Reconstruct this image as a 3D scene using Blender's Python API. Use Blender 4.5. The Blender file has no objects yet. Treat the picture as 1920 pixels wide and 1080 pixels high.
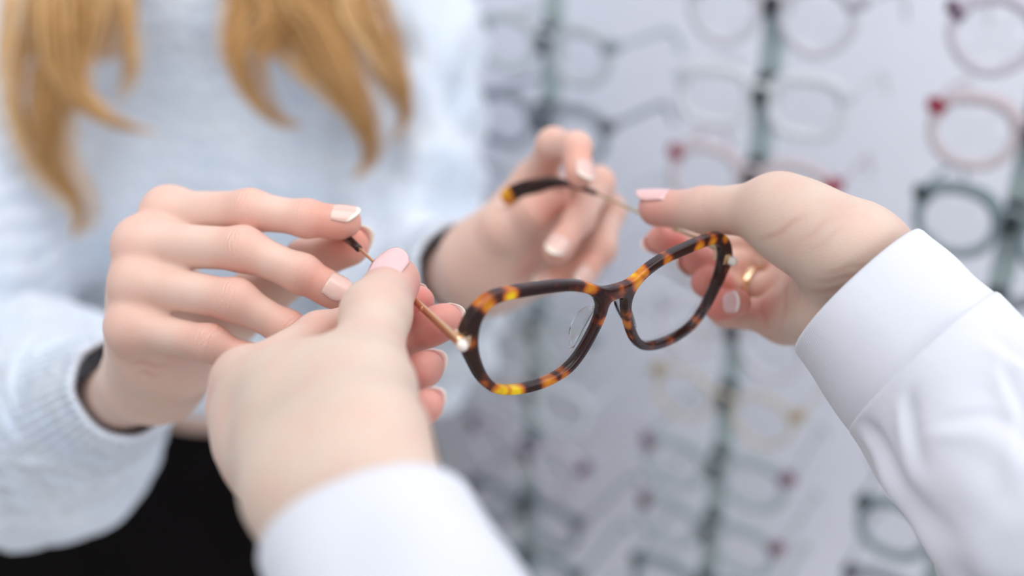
import bpy, math, random
import numpy as np
from mathutils import Matrix, Vector

random.seed(4)
RNG = np.random.default_rng(4)
scene = bpy.context.scene

# ------------------------------------------------------------------ camera, world, lights, exposure
PITCH, ROLL = math.radians(23.6), math.radians(2.1)
CAM = np.array([0.0, 0.0, 1.55])
FPX = 1920 * 40.0 / 36.0
_r0 = np.array([1.0, 0, 0]); _u0 = np.array([0, math.sin(PITCH), math.cos(PITCH)])
FWD = np.array([0, math.cos(PITCH), -math.sin(PITCH)])
RGT = math.cos(ROLL) * _r0 + math.sin(ROLL) * _u0
UPV = -math.sin(ROLL) * _r0 + math.cos(ROLL) * _u0

def C(px, py, d):
    """point of the room seen at photo position px, py at distance d in front of the lens"""
    return CAM + RGT * ((px - 960) / FPX * d) + UPV * ((540 - py) / FPX * d) + FWD * d

def CY(px, py, y):
    """point of the room seen at photo position px, py on the upright plane world y"""
    r = C(px, py, 1.0) - CAM
    return CAM + r * (y / r[1])

def V(x, y, z):
    """direction: x right, y up, z away from the lens"""
    return RGT * x + UPV * y + FWD * z

cd = bpy.data.cameras.new('camera'); cam = bpy.data.objects.new('camera', cd)
scene.collection.objects.link(cam)
m = Matrix.Identity(4)
for i in range(3):
    m[i][0] = RGT[i]; m[i][1] = UPV[i]; m[i][2] = -FWD[i]; m[i][3] = CAM[i]
cam.matrix_world = m
cd.sensor_width = 36; cd.lens = 40; cd.clip_start = 0.02
cd.dof.use_dof = True; cd.dof.focus_distance = 0.425; cd.dof.aperture_fstop = 2.9
scene.camera = cam

w = bpy.data.worlds.new('world'); scene.world = w; w.use_nodes = True
bg = w.node_tree.nodes['Background']
bg.inputs['Color'].default_value = (0.90, 0.94, 1.0, 1); bg.inputs['Strength'].default_value = 0.66

def area(name, loc, target, size, sy, power, col=(1, 1, 1)):
    l = bpy.data.lights.new(name, 'AREA'); l.shape = 'RECTANGLE'; l.size = size; l.size_y = sy
    l.energy = power; l.color = col
    o = bpy.data.objects.new(name, l); scene.collection.objects.link(o)
    o.location = loc
    o.rotation_euler = (Vector(target) - Vector(loc)).to_track_quat('-Z', 'Y').to_euler()
    return o
area('overhead_light', (0.75, 0.35, 2.75), (0.25, 0.8, 1.2), 1.3, 1.3, 10, (1.0, 0.98, 0.95))
area('window_light', (2.2, -3.0, 1.9), (0.0, 0.8, 1.15), 2.6, 2.2, 62, (0.97, 0.98, 1.0))
area('overhead_light', (-0.5, 0.25, 2.75), (-0.2, 0.9, 1.2), 1.2, 1.2, 12, (1.0, 0.98, 0.95))  # second overhead lamp, added to brighten the chest and the wall

scene.view_settings.view_transform = 'Standard'
scene.view_settings.look = 'None'
scene.view_settings.gamma = 1.0
scene.view_settings.exposure = 0.0
scene.view_settings.use_curve_mapping = False
scene.cycles.use_denoising = True
scene.cycles.max_bounces = 8
scene.cycles.transparent_max_bounces = 16

# ------------------------------------------------------------------ helpers: objects
COL = scene.collection
def setp(o, label=None, cat=None, group=None, kind=None):
    if label: o['label'] = label
    if cat: o['category'] = cat
    if group: o['group'] = group
    if kind: o['kind'] = kind
    return o

def empty(name, loc=(0, 0, 0)):
    o = bpy.data.objects.new(name, None); COL.objects.link(o); o.location = [float(v) for v in loc]
    o.empty_display_size = 0.02
    return o

def mesh_data(name, v, f, smooth=True, attrs=None):
    me = bpy.data.meshes.new(name)
    v = np.asarray(v, np.float64)
    if isinstance(f, np.ndarray):
        n = len(f); k = f.shape[1]
        me.vertices.add(len(v)); me.vertices.foreach_set('co', v.astype(np.float32).ravel())
        me.loops.add(n * k); me.loops.foreach_set('vertex_index', f.astype(np.int32).ravel())
        me.polygons.add(n); me.polygons.foreach_set('loop_start', np.arange(0, n * k, k, dtype=np.int32))
        me.update(calc_edges=True)
    else:
        me.from_pydata(v.tolist(), [], f); me.update()
    me.validate()
    if smooth:
        me.polygons.foreach_set('use_smooth', np.ones(len(me.polygons), bool))
    for k, a in (attrs or {}).items():
        a = np.asarray(a, np.float32)
        at = me.attributes.new(k, 'FLOAT', 'POINT'); at.data.foreach_set('value', a)
    return me

def obj(name, v, f, mat, parent=None, smooth=True, attrs=None):
    """v in world coordinates; origin is moved to the parent's location"""
    v = np.asarray(v, np.float64)
    off = np.array(parent_origin(parent)) if parent else v.mean(0)
    me = mesh_data(name, v - off, f, smooth, attrs)
    me.materials.append(mat)
    o = bpy.data.objects.new(name, me); COL.objects.link(o)
    if parent: o.parent = parent
    else: o.location = off
    return o

def parent_origin(o):
    p = np.array(o.location)
    while o.parent:
        o = o.parent; p = p + np.array(o.location)
    return p

def unit(v):
    v = np.asarray(v, float); return v / (np.linalg.norm(v) + 1e-12)

def tube(pts, rad, n=10, cap=True, flat=None):
    """tube through pts; rad scalar/list or (N,2) half sizes; flat: direction of second half size"""
    P = np.asarray(pts, float); N = len(P)
    R = np.asarray(rad, float)
    if R.ndim == 0: R = np.full((N, 2), float(R))
    elif R.ndim == 1: R = np.stack([R, R], 1)
    T = np.gradient(P, axis=0)
    ref = unit(flat) if flat is not None else None
    vs = []; prev = None
    for i in range(N):
        t = unit(T[i])
        if ref is not None: b = unit(ref - t * (ref @ t))
        else:
            h = prev if prev is not None else (np.array([0, 0, 1.0]) if abs(t[2]) < .9 else np.array([1.0, 0, 0]))
            b = unit(h - t * (h @ t))
        prev = b; a = np.cross(t, b)
        for k in range(n):
            th = 2 * math.pi * k / n
            vs.append(P[i] + a * R[i, 0] * math.cos(th) + b * R[i, 1] * math.sin(th))
    fs = []
    for i in range(N - 1):
        for k in range(n):
            k2 = (k + 1) % n
            fs.append((i * n + k, i * n + k2, (i + 1) * n + k2, (i + 1) * n + k))
    if cap:
        fs.append(tuple(range(n - 1, -1, -1))); fs.append(tuple((N - 1) * n + k for k in range(n)))
    return vs, fs

def join(*parts):
    V_, F_ = [], []; o = 0
    for v, f in parts:
        V_ += [np.asarray(p, float) for p in v]; F_ += [tuple(int(i) + o for i in q) for q in f]; o += len(v)
    return V_, F_

def smooth_path(pts, n=40):
    P = np.asarray(pts, float)
    Q = np.vstack([2 * P[0] - P[1], P, 2 * P[-1] - P[-2]]); out = []
    m_ = len(P) - 1
    for s in np.linspace(0, m_, n):
        i = min(int(s), m_ - 1); t = s - i
        a, b, c, d = Q[i], Q[i + 1], Q[i + 2], Q[i + 3]
        out.append(.5 * ((2 * b) + (-a + c) * t + (2 * a - 5 * b + 4 * c - d) * t * t + (-a + 3 * b - 3 * c + d) * t ** 3))
    return np.array(out)

def box(c, sx, sy, sz, ax=(1, 0, 0), ay=(0, 1, 0), az=(0, 0, 1)):
    c, ax, ay, az = [np.asarray(q, float) for q in (c, ax, ay, az)]
    v = [c + ax * sx * i + ay * sy * j + az * sz * k for i in (-.5, .5) for j in (-.5, .5) for k in (-.5, .5)]
    return v, [(0, 1, 3, 2), (4, 6, 7, 5), (0, 4, 5, 1), (2, 3, 7, 6), (0, 2, 6, 4), (1, 5, 7, 3)]

# ------------------------------------------------------------------ helpers: distance fields -> one smooth surface
class Field:
    def __init__(s, lo, hi, h):
        s.lo = np.asarray(lo, float); s.h = h
        s.n = np.ceil((np.asarray(hi) - s.lo) / h).astype(int) + 1
        s.D = np.full(s.n, 0.05, np.float32)
    def sub(s, lo, hi):
        a = np.clip(np.floor((np.asarray(lo) - s.lo) / s.h).astype(int), 0, s.n)
        b = np.clip(np.ceil((np.asarray(hi) - s.lo) / s.h).astype(int) + 1, 0, s.n)
        sl = tuple(slice(i, j) for i, j in zip(a, b))
        g = [(s.lo[k] + s.h * np.arange(a[k], b[k])).astype(np.float32) for k in range(3)]
        return sl, np.meshgrid(*g, indexing='ij', sparse=True)

def seg(G, a, b, ra, rb, sc=(1, 1, 1), bul=0.0):
    X, Y, Z = [(G[k] - np.float32(a[k])) * np.float32(sc[k]) for k in range(3)]
    d = (np.asarray(b) - a) * sc; L = float(d @ d) + 1e-12
    t = np.clip((X * d[0] + Y * d[1] + Z * d[2]) / L, 0, 1).astype(np.float32)
    r = ra + (rb - ra) * t - bul * 4 * t * (1 - t)
    return np.sqrt((X - t * d[0]) ** 2 + (Y - t * d[1]) ** 2 + (Z - t * d[2]) ** 2) - r

def smin(a, b, k):
    h = np.maximum(k - np.abs(a - b), 0) / k
    return np.minimum(a, b) - h * h * k * .25

def add_seg(F, a, b, ra, rb, k, sc=(1, 1, 1), bul=0.0):
    a = np.asarray(a, float); b = np.asarray(b, float)
    mg = (max(ra, rb) + 0.03) / min(min(sc), 1)
    sl, G = F.sub(np.minimum(a, b) - mg, np.maximum(a, b) + mg)
    F.D[sl] = smin(F.D[sl], seg(G, a, b, ra, rb, sc, bul), k)

def surface(F, smooth=2):
    D = F.D; n = D.shape
    S = D < 0
    cs = np.zeros(tuple(k - 1 for k in n), np.uint8)
    for i in (0, 1):
        for j in (0, 1):
            for k in (0, 1):
                cs += S[i:n[0] - 1 + i, j:n[1] - 1 + j, k:n[2] - 1 + k]
    act = np.argwhere((cs > 0) & (cs < 8))
    idx = np.full(cs.shape, -1, np.int32); idx[tuple(act.T)] = np.arange(len(act))
    acc = np.zeros((len(act), 3)); cnt = np.zeros(len(act))
    cor = [(i, j, k) for i in (0, 1) for j in (0, 1) for k in (0, 1)]
    val = {c: D[act[:, 0] + c[0], act[:, 1] + c[1], act[:, 2] + c[2]].astype(float) for c in cor}
    for c in cor:
        for ax in range(3):
            if c[ax] == 0:
                e = list(c); e[ax] = 1; e = tuple(e)
                va, vb = val[c], val[e]; mk = (va < 0) != (vb < 0)
                t = np.where(mk, va / np.where(mk, va - vb, 1), 0)
                p = np.array(c, float)[None] + np.zeros((len(act), 3)); p[:, ax] = t
                acc[mk] += p[mk]; cnt[mk] += 1
    verts = F.lo + F.h * (act + acc / cnt[:, None])
    quads = []
    for ax in range(3):
        u, v = [(1, 2), (2, 0), (0, 1)][ax]
        s0 = [slice(None)] * 3; s1 = [slice(None)] * 3
        s0[ax] = slice(0, n[ax] - 1); s1[ax] = slice(1, n[ax])
        a, b = S[tuple(s0)], S[tuple(s1)]
        e = np.argwhere(a != b); ok = (e[:, u] > 0) & (e[:, v] > 0) & (e[:, u] < n[u] - 1) & (e[:, v] < n[v] - 1); e = e[ok]
        fl = a[tuple(e.T)]
        def I(du, dv):
            q = e.copy(); q[:, u] += du; q[:, v] += dv
            return idx[tuple(q.T)]
        q = np.stack([I(-1, -1), I(0, -1), I(0, 0), I(-1, 0)], 1)
        q[~fl] = q[~fl][:, ::-1]
        quads.append(q)
    Q = np.vstack(quads); Q = Q[(Q >= 0).all(1)]
    E = np.vstack([Q[:, [0, 1]], Q[:, [1, 2]], Q[:, [2, 3]], Q[:, [3, 0]]])
    N = len(verts)
    for it in range(smooth):
        c = np.bincount(E[:, 0], minlength=N) + np.bincount(E[:, 1], minlength=N)
        ac = np.stack([np.bincount(E[:, 0], verts[E[:, 1], k], N) + np.bincount(E[:, 1], verts[E[:, 0], k], N) for k in range(3)], 1)
        verts = verts + .5 * (ac / np.maximum(c, 1)[:, None] - verts)
    return verts, Q

def vnormals(v, q):
    n = np.cross(v[q[:, 2]] - v[q[:, 0]], v[q[:, 3]] - v[q[:, 1]])
    out = np.zeros_like(v)
    for k in range(4):
        for a in range(3): out[:, a] += np.bincount(q[:, k], n[:, a], len(v))
    return out / (np.linalg.norm(out, axis=1, keepdims=True) + 1e-12)

def waves(p, scale, seed, n=24):
    """smooth pseudo noise, about -1..1"""
    r = np.random.default_rng(seed); s = 0
    for i in range(n):
        d = r.normal(size=3); d /= np.linalg.norm(d)
        s = s + np.sin(p @ d * (2 * math.pi / scale) * r.uniform(.6, 1.7) + r.uniform(0, 6.28))
    return s / math.sqrt(n)

# ------------------------------------------------------------------ materials
def new_mat(name):
    mt = bpy.data.materials.new(name); mt.use_nodes = True
    nt = mt.node_tree; return mt, nt, nt.nodes['Principled BSDF']

def nd(nt, t, **kw):
    n = nt.nodes.new(t)
    for k, v in kw.items(): setattr(n, k, v)
    return n

def lin(r, g, b):
    f = lambda c: ((c / 255 + .055) / 1.055) ** 2.4 if c > 10.3 else c / 255 / 12.92
    return (f(r), f(g), f(b), 1)

def simple(name, col, rough=.5, metal=0.0, spec=.5, noise=0.0, nscale=40, bump=0.0, bscale=200, sheen=0.0, trans=0.0, coat=0.0, alpha=1.0):
    mt, nt, b = new_mat(name)
    b.inputs['Base Color'].default_value = col; b.inputs['Roughness'].default_value = rough
    b.inputs['Metallic'].default_value = metal; b.inputs['Specular IOR Level'].default_value = spec
    b.inputs['Sheen Weight'].default_value = sheen; b.inputs['Transmission Weight'].default_value = trans
    b.inputs['Coat Weight'].default_value = coat; b.inputs['Alpha'].default_value = alpha
    tc = nd(nt, 'ShaderNodeTexCoord')
    if noise:
        n = nd(nt, 'ShaderNodeTexNoise'); n.inputs['Scale'].default_value = nscale; n.inputs['Detail'].default_value = 4
        nt.links.new(tc.outputs['Object'], n.inputs['Vector'])
        h = nd(nt, 'ShaderNodeMix', data_type='RGBA', blend_type='MIX')
        h.inputs[6].default_value = tuple(c * (1 - noise) for c in col[:3]) + (1,)
        h.inputs[7].default_value = tuple(min(1, c * (1 + noise)) for c in col[:3]) + (1,)
        nt.links.new(n.outputs['Fac'], h.inputs[0]); nt.links.new(h.outputs[2], b.inputs['Base Color'])
    if bump:
        n = nd(nt, 'ShaderNodeTexNoise'); n.inputs['Scale'].default_value = bscale; n.inputs['Detail'].default_value = 3
        nt.links.new(tc.outputs['Object'], n.inputs['Vector'])
        bp = nd(nt, 'ShaderNodeBump'); bp.inputs['Strength'].default_value = bump; bp.inputs['Distance'].default_value = .002
        nt.links.new(n.outputs['Fac'], bp.inputs['Height']); nt.links.new(bp.outputs['Normal'], b.inputs['Normal'])
    return mt

def skin_mat(name, base, red, dark):
    mt, nt, b = new_mat(name)
    tc = nd(nt, 'ShaderNodeTexCoord')
    at = nd(nt, 'ShaderNodeAttribute', attribute_name='red')
    n1 = nd(nt, 'ShaderNodeTexNoise'); n1.inputs['Scale'].default_value = 70; n1.inputs['Detail'].default_value = 4
    nt.links.new(tc.outputs['Object'], n1.inputs['Vector'])
    mx = nd(nt, 'ShaderNodeMix', data_type='RGBA'); mx.inputs[6].default_value = base; mx.inputs[7].default_value = red
    ma = nd(nt, 'ShaderNodeMath', operation='MULTIPLY_ADD'); ma.inputs[1].default_value = .5; ma.inputs[2].default_value = -.25
    nt.links.new(n1.outputs['Fac'], ma.inputs[0])
    ad = nd(nt, 'ShaderNodeMath', operation='ADD', use_clamp=True)
    nt.links.new(at.outputs['Fac'], ad.inputs[0]); nt.links.new(ma.outputs[0], ad.inputs[1])
    nt.links.new(ad.outputs[0], mx.inputs[0])
    # fine folds over the joints
    s = nd(nt, 'ShaderNodeAttribute', attribute_name='fold_s'); mk = nd(nt, 'ShaderNodeAttribute', attribute_name='fold_m')
    n2 = nd(nt, 'ShaderNodeTexNoise'); n2.inputs['Scale'].default_value = 260; n2.inputs['Detail'].default_value = 2
    nt.links.new(tc.outputs['Object'], n2.inputs['Vector'])
    f1 = nd(nt, 'ShaderNodeMath', operation='MULTIPLY_ADD'); f1.inputs[1].default_value = 2 * math.pi / .0019
    nt.links.new(s.outputs['Fac'], f1.inputs[0])
    f2 = nd(nt, 'ShaderNodeMath', operation='MULTIPLY'); f2.inputs[1].default_value = 12
    nt.links.new(n2.outputs['Fac'], f2.inputs[0]); nt.links.new(f2.outputs[0], f1.inputs[2])
    sn = nd(nt, 'ShaderNodeMath', operation='SINE'); nt.links.new(f1.outputs[0], sn.inputs[0])
    sm = nd(nt, 'ShaderNodeMath', operation='MULTIPLY'); nt.links.new(sn.outputs[0], sm.inputs[0]); nt.links.new(mk.outputs['Fac'], sm.inputs[1])
    cr = nd(nt, 'ShaderNodeAttribute', attribute_name='line')
    sub = nd(nt, 'ShaderNodeMath', operation='MULTIPLY_ADD'); sub.inputs[1].default_value = -1.2
    nt.links.new(cr.outputs['Fac'], sub.inputs[0]); nt.links.new(sm.outputs[0], sub.inputs[2])
    n3 = nd(nt, 'ShaderNodeTexVoronoi'); n3.inputs['Scale'].default_value = 900
    nt.links.new(tc.outputs['Object'], n3.inputs['Vector'])
    s3 = nd(nt, 'ShaderNodeMath', operation='MULTIPLY_ADD'); s3.inputs[1].default_value = .22
    nt.links.new(n3.outputs['Distance'], s3.inputs[0]); nt.links.new(sub.outputs[0], s3.inputs[2])
    bp = nd(nt, 'ShaderNodeBump'); bp.inputs['Strength'].default_value = .55; bp.inputs['Distance'].default_value = .00035
    nt.links.new(s3.outputs[0], bp.inputs['Height']); nt.links.new(bp.outputs['Normal'], b.inputs['Normal'])
    mx2 = nd(nt, 'ShaderNodeMix', data_type='RGBA'); mx2.inputs[7].default_value = dark
    cl = nd(nt, 'ShaderNodeMath', operation='MULTIPLY', use_clamp=True); cl.inputs[1].default_value = .32
    nt.links.new(cr.outputs['Fac'], cl.inputs[0]); nt.links.new(cl.outputs[0], mx2.inputs[0])
    nt.links.new(mx.outputs[2], mx2.inputs[6]); nt.links.new(mx2.outputs[2], b.inputs['Base Color'])
    b.inputs['Roughness'].default_value = .47; b.inputs['Specular IOR Level'].default_value = .4
    b.inputs['Subsurface Weight'].default_value = .55
    b.inputs['Subsurface Radius'].default_value = (1.0, .35, .2); b.inputs['Subsurface Scale'].default_value = .0035
    return mt

SKIN_C = skin_mat('skin_customer', lin(226, 197, 183), lin(220, 150, 132), lin(178, 112, 92))
SKIN_O = skin_mat('skin_optician', lin(214, 193, 178), lin(214, 134, 124), lin(178, 112, 92))

def nail_mat(name, bed, tip):
    mt, nt, b = new_mat(name)
    at = nd(nt, 'ShaderNodeAttribute', attribute_name='free_edge')
    mx = nd(nt, 'ShaderNodeMix', data_type='RGBA'); mx.inputs[6].default_value = bed; mx.inputs[7].default_value = tip
    nt.links.new(at.outputs['Fac'], mx.inputs[0]); nt.links.new(mx.outputs[2], b.inputs['Base Color'])
    b.inputs['Roughness'].default_value = .18; b.inputs['Subsurface Weight'].default_value = .3
    b.inputs['Subsurface Scale'].default_value = .002; b.inputs['Coat Weight'].default_value = .5; b.inputs['Coat Roughness'].default_value = .08
    return mt
NAIL_C = nail_mat('nail_natural', lin(232, 190, 180), lin(246, 238, 226))
NAIL_O = nail_mat('nail_pink', lin(236, 188, 188), lin(246, 232, 224))

GOLD = simple('gold_metal', lin(242, 208, 172), .22, 1.0)
PALE_GOLD = simple('pale_gold_metal', lin(210, 190, 150), .25, 1.0)
PEARL = simple('pearl_enamel', lin(240, 232, 222), .12, 0, .6, coat=.6)
BLACKTIP = simple('dark_acetate', lin(34, 20, 16), .12, coat=.6)

def tortoise():
    mt, nt, b = new_mat('tortoise_acetate')
    tc = nd(nt, 'ShaderNodeTexCoord')
    at = nd(nt, 'ShaderNodeAttribute', attribute_name='amber')
    n = nd(nt, 'ShaderNodeTexNoise'); n.inputs['Scale'].default_value = 95; n.inputs['Detail'].default_value = 5; n.inputs['Distortion'].default_value = .6
    nt.links.new(tc.outputs['Object'], n.inputs['Vector'])
    ma = nd(nt, 'ShaderNodeMath', operation='MULTIPLY_ADD'); ma.inputs[1].default_value = 1.3; ma.inputs[2].default_value = -.66
    nt.links.new(n.outputs['Fac'], ma.inputs[0])
    ad = nd(nt, 'ShaderNodeMath', operation='ADD'); nt.links.new(at.outputs['Fac'], ad.inputs[0]); nt.links.new(ma.outputs[0], ad.inputs[1])
    cr = nd(nt, 'ShaderNodeValToRGB')
    e = cr.color_ramp.elements; e[0].position = .12; e[0].color = lin(40, 17, 14); e[1].position = 1.0; e[1].color = lin(242, 205, 20)
    for p_, c_ in ((.3, lin(88, 38, 22)), (.45, lin(168, 84, 26)), (.72, lin(216, 138, 26))):
        q = e.new(p_); q.color = c_
    nt.links.new(ad.outputs[0], cr.inputs['Fac']); nt.links.new(cr.outputs['Color'], b.inputs['Base Color'])
    b.inputs['Roughness'].default_value = .12; b.inputs['Specular IOR Level'].default_value = .45
    return mt
TORT = tortoise()

def lens_mat(name, tint=(1, 1, 1, 1), refl=1.0):
    mt = bpy.data.materials.new(name); mt.use_nodes = True; nt = mt.node_tree; nt.nodes.clear()
    out = nd(nt, 'ShaderNodeOutputMaterial'); mix = nd(nt, 'ShaderNodeMixShader')
    tr = nd(nt, 'ShaderNodeBsdfTransparent'); tr.inputs['Color'].default_value = tint
    gl = nd(nt, 'ShaderNodeBsdfGlossy'); gl.inputs['Roughness'].default_value = .02
    lw = nd(nt, 'ShaderNodeLayerWeight'); lw.inputs['Blend'].default_value = .5
    pw = nd(nt, 'ShaderNodeMath', operation='POWER'); pw.inputs[1].default_value = 5.0; nt.links.new(lw.outputs['Facing'], pw.inputs[0])
    fr = nd(nt, 'ShaderNodeMath', operation='MULTIPLY_ADD'); fr.inputs[1].default_value = .95; fr.inputs[2].default_value = .04; nt.links.new(pw.outputs[0], fr.inputs[0])
    mu = nd(nt, 'ShaderNodeMath', operation='MULTIPLY', use_clamp=True); mu.inputs[1].default_value = refl
    nt.links.new(fr.outputs[0], mu.inputs[0]); nt.links.new(mu.outputs[0], mix.inputs['Fac'])
    nt.links.new(tr.outputs[0], mix.inputs[1]); nt.links.new(gl.outputs[0], mix.inputs[2]); nt.links.new(mix.outputs[0], out.inputs['Surface'])
    return mt
LENS = lens_mat('clear_lens', (.985, .99, .99, 1), 1.7)
DEMO = lens_mat('demo_lens', (.985, .987, .99, 1), .8)
CLEARPAD = lens_mat('clear_pad', (.93, .93, .93, 1), 1.6)

# ------------------------------------------------------------------ the setting
WALL = simple('wall_paint', lin(236, 238, 249), .55, noise=.03, nscale=2.5, bump=.05, bscale=60)
FLOOR = simple('floor_vinyl', lin(176, 168, 158), .5, noise=.12, nscale=6)

# rods hang on a line along the wall, seen at these photo columns on the row y = 350
r1, r2, r3 = C(1025, 350, .985), C(1418, 350, .881), C(1917, 350, .776)
WD = unit([(r3 - r1)[0], (r3 - r1)[1], 0]); WN = np.array([-WD[1], WD[0], 0])
if WN[1] > 0: WN = -WN           # points into the room
wc = np.array([r2[0], r2[1], 0]) - WN * .175
v, f = box(wc + np.array([0, 0, 1.35]) - WN * .04 - WD * .1, 5.0, .08, 2.7, WD, WN, (0, 0, 1))
setp(obj('wall_back', v, f, WALL, smooth=False), 'pale lavender grey shop wall behind the eyewear rods', 'wall', kind='structure')
v, f = box((0, .2, -.02), 5, 4.4, .04)
setp(obj('floor', v, f, FLOOR, smooth=False), 'plain warm grey shop floor', 'floor', kind='structure')

# ------------------------------------------------------------------ display rods and the glasses on them
ROD = simple('rod_acrylic', lin(168, 184, 186), .25, 0, .5, noise=.06, nscale=12, trans=.15)
CLIP = simple('clip_black', lin(34, 42, 46), .4)

def rim_outline(kind, w_, h_, n=44):
    p = []
    for k in range(n):
        t = 2 * math.pi * k / n; c, s = math.cos(t), math.sin(t)
        e = {'round': 1.0, 'square': .62, 'soft': .8}[kind]
        x = w_ * abs(c) ** e * np.sign(c); y = h_ * abs(s) ** e * np.sign(s)
        if s < 0: x *= 1 - .14 * (-s)
        p.append((x, y))
    return np.array(p)

def display_frame_mesh(kind, w_=.0255, h_=.0205, bridge=.018, th=.0038, keyhole=False):
    vs, fs = [], []; o = rim_outline(kind, w_, h_); n = len(o)
    for sd in (-1, 1):
        b0 = len(vs); cx = sd * (w_ + bridge / 2)
        for k in range(n):
            x, y = o[k]; nn = unit(o[(k + 1) % n] - o[k - 1]); nr = np.array([nn[1], -nn[0]])
            tk = th * (1.35 if y > .3 * h_ else 1.0)
            for a, z in ((-.8, -.0016), (1, -.0016), (1, .0016), (-.8, .0016)):
                q = np.array([x, y]) + nr * tk * a
                vs.append((cx + q[0] * sd, q[1], z))
        for k in range(n):
            for j in range(4):
                q = (b0 + k * 4 + j, b0 + k * 4 + (j + 1) % 4, b0 + ((k + 1) % n) * 4 + (j + 1) % 4, b0 + ((k + 1) % n) * 4 + j)
                fs.append(q if sd < 0 else q[::-1])
        # end piece
        bv, bf = box((sd * (2 * w_ + bridge / 2 + .002), h_ * .62, -.003), .009, .0075, .009)
        b1 = len(vs); vs += [tuple(q) for q in bv]; fs += [tuple(i + b1 for i in q) for q in bf]
    br = [(-bridge / 2 - .002, h_ * .42, 0), (-bridge / 4, h_ * .60, .0012), (0, h_ * .66, .0016), (bridge / 4, h_ * .60, .0012), (bridge / 2 + .002, h_ * .42, 0)]
    bv, bf = tube(br, [(.0016, .0024)] * 5, 8, True, (0, 1, 0)); b1 = len(vs)
    vs += [tuple(q) for q in bv]; fs += [tuple(i + b1 for i in q) for q in bf]
    return vs, fs, o, (w_, h_, bridge)

STY = {}
def style(key, kind, col, corner, name, w_=.0255, h_=.0205, rough=.3, trans=.0, metal=0, th=.0038):
    vs, fs, o, dim = display_frame_mesh(kind, w_, h_, th=th)
    w_, h_, br = dim
    fm = simple('frame_' + key, col, rough, metal, .5, trans=trans, noise=.05); cm = simple('corner_' + key, corner, .35)
    me = mesh_data('frame_front', vs, fs); me.materials.append(fm); me.materials.append(cm)
    for p in me.polygons:      # the corners carry the accent colour
        if abs(p.center[0]) > 2 * w_ + br / 2 - .004 and p.center[1] > h_ * .35: p.material_index = 1
    lv = []; lf = []
    n = len(o)
    lens = []
    for sd in (-1, 1):
        cx = sd * (w_ + br / 2)
        lv = [(cx + x * sd, y, .0002) for x, y in o] + [(cx + x * sd, y, -.0008) for x, y in o] + [(cx, 0, .0012), (cx, 0, .0002)]
        lf = [(k, (k + 1) % n, 2 * n) for k in range(n)] + [(n + (k + 1) % n, n + k, 2 * n + 1) for k in range(n)] + [(k, n + k, n + (k + 1) % n, (k + 1) % n) for k in range(n)]
        l = mesh_data('lens', lv, lf); l.materials.append(DEMO); lens.append(l)
    temples = []
    for sd in (-1, 1):
        x = sd * (2 * w_ + br / 2 + .003)
        pts = smooth_path([(x, h_ * .62, -.005), (x, h_ * .62, -.05), (x * .98, h_ * .6, -.09), (x * .96, h_ * .35, -.112), (x * .95, -h_ * .6, -.135)], 16)
        tv, tf = tube(pts, [(.0013, .0030)] * 16, 8, True, (0, 1, 0))
        t = mesh_data('temple', tv, tf); t.materials.append(fm); temples.append(t)
    STY[key] = (me, lens, temples, name)

style('grey_round', 'round', lin(196, 196, 206), lin(160, 158, 172), 'translucent grey round', .026, .0235)
style('grey_soft', 'soft', lin(176, 184, 190), lin(120, 132, 140), 'translucent slate grey')
style('red_corner', 'soft', lin(196, 184, 190), lin(142, 24, 54), 'translucent mauve eyeglasses with dark red corners', .0265, .0225)
style('dark_teal', 'soft', lin(120, 136, 142), lin(50, 66, 70), 'dark teal grey', .0262, .023)
style('plum_corner', 'round', lin(196, 190, 204), lin(84, 40, 68), 'pale grey eyeglasses with plum corners', .0262, .0235)
style('wine_corner', 'soft', lin(160, 170, 176), lin(104, 52, 82), 'smoky grey eyeglasses with wine coloured hinges', .0262, .021)
style('amber_thin', 'round', lin(188, 180, 168), lin(160, 140, 108), 'thin pale champagne', .0258, .022, th=.0018)
style('charcoal', 'soft', lin(132, 138, 148), lin(76, 78, 90), 'charcoal grey', .0262, .021)
style('clear', 'square', lin(204, 207, 214), lin(190, 194, 204), 'nearly colourless', .0262, .02)

def glasses_on(rod, base, z, key, label, group, yaw=0.0, roll=0.0):
    me, lens, temples, name = STY[key]
    r = empty('eyeglasses')
    pos = base + WN * .016; pos = np.array([pos[0], pos[1], z - .012])
    X = WD; Z = WN; Y = np.array([0, 0, 1.0])
    M = Matrix(((X[0], Y[0], Z[0], pos[0]), (X[1], Y[1], Z[1], pos[1]), (X[2], Y[2], Z[2], pos[2]), (0, 0, 0, 1)))
    r.matrix_world = M @ Matrix.Rotation(yaw, 4, 'Y') @ Matrix.Rotation(roll, 4, 'Z')
    setp(r, label, 'eyeglasses', group)
    for nm, dt in [('frame_front', me), ('lens', lens[0]), ('lens', lens[1]), ('temple', temples[0]), ('temple', temples[1])]:
        o = bpy.data.objects.new(nm, dt); COL.objects.link(o); o.parent = r
    return r

def z_at(base, px_y, px_x):
    r = C(px_x, px_y, 1.0) - CAM
    return CAM[2] + r[2] * (math.hypot(base[0], base[1]) / math.hypot(r[0], r[1]))

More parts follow.
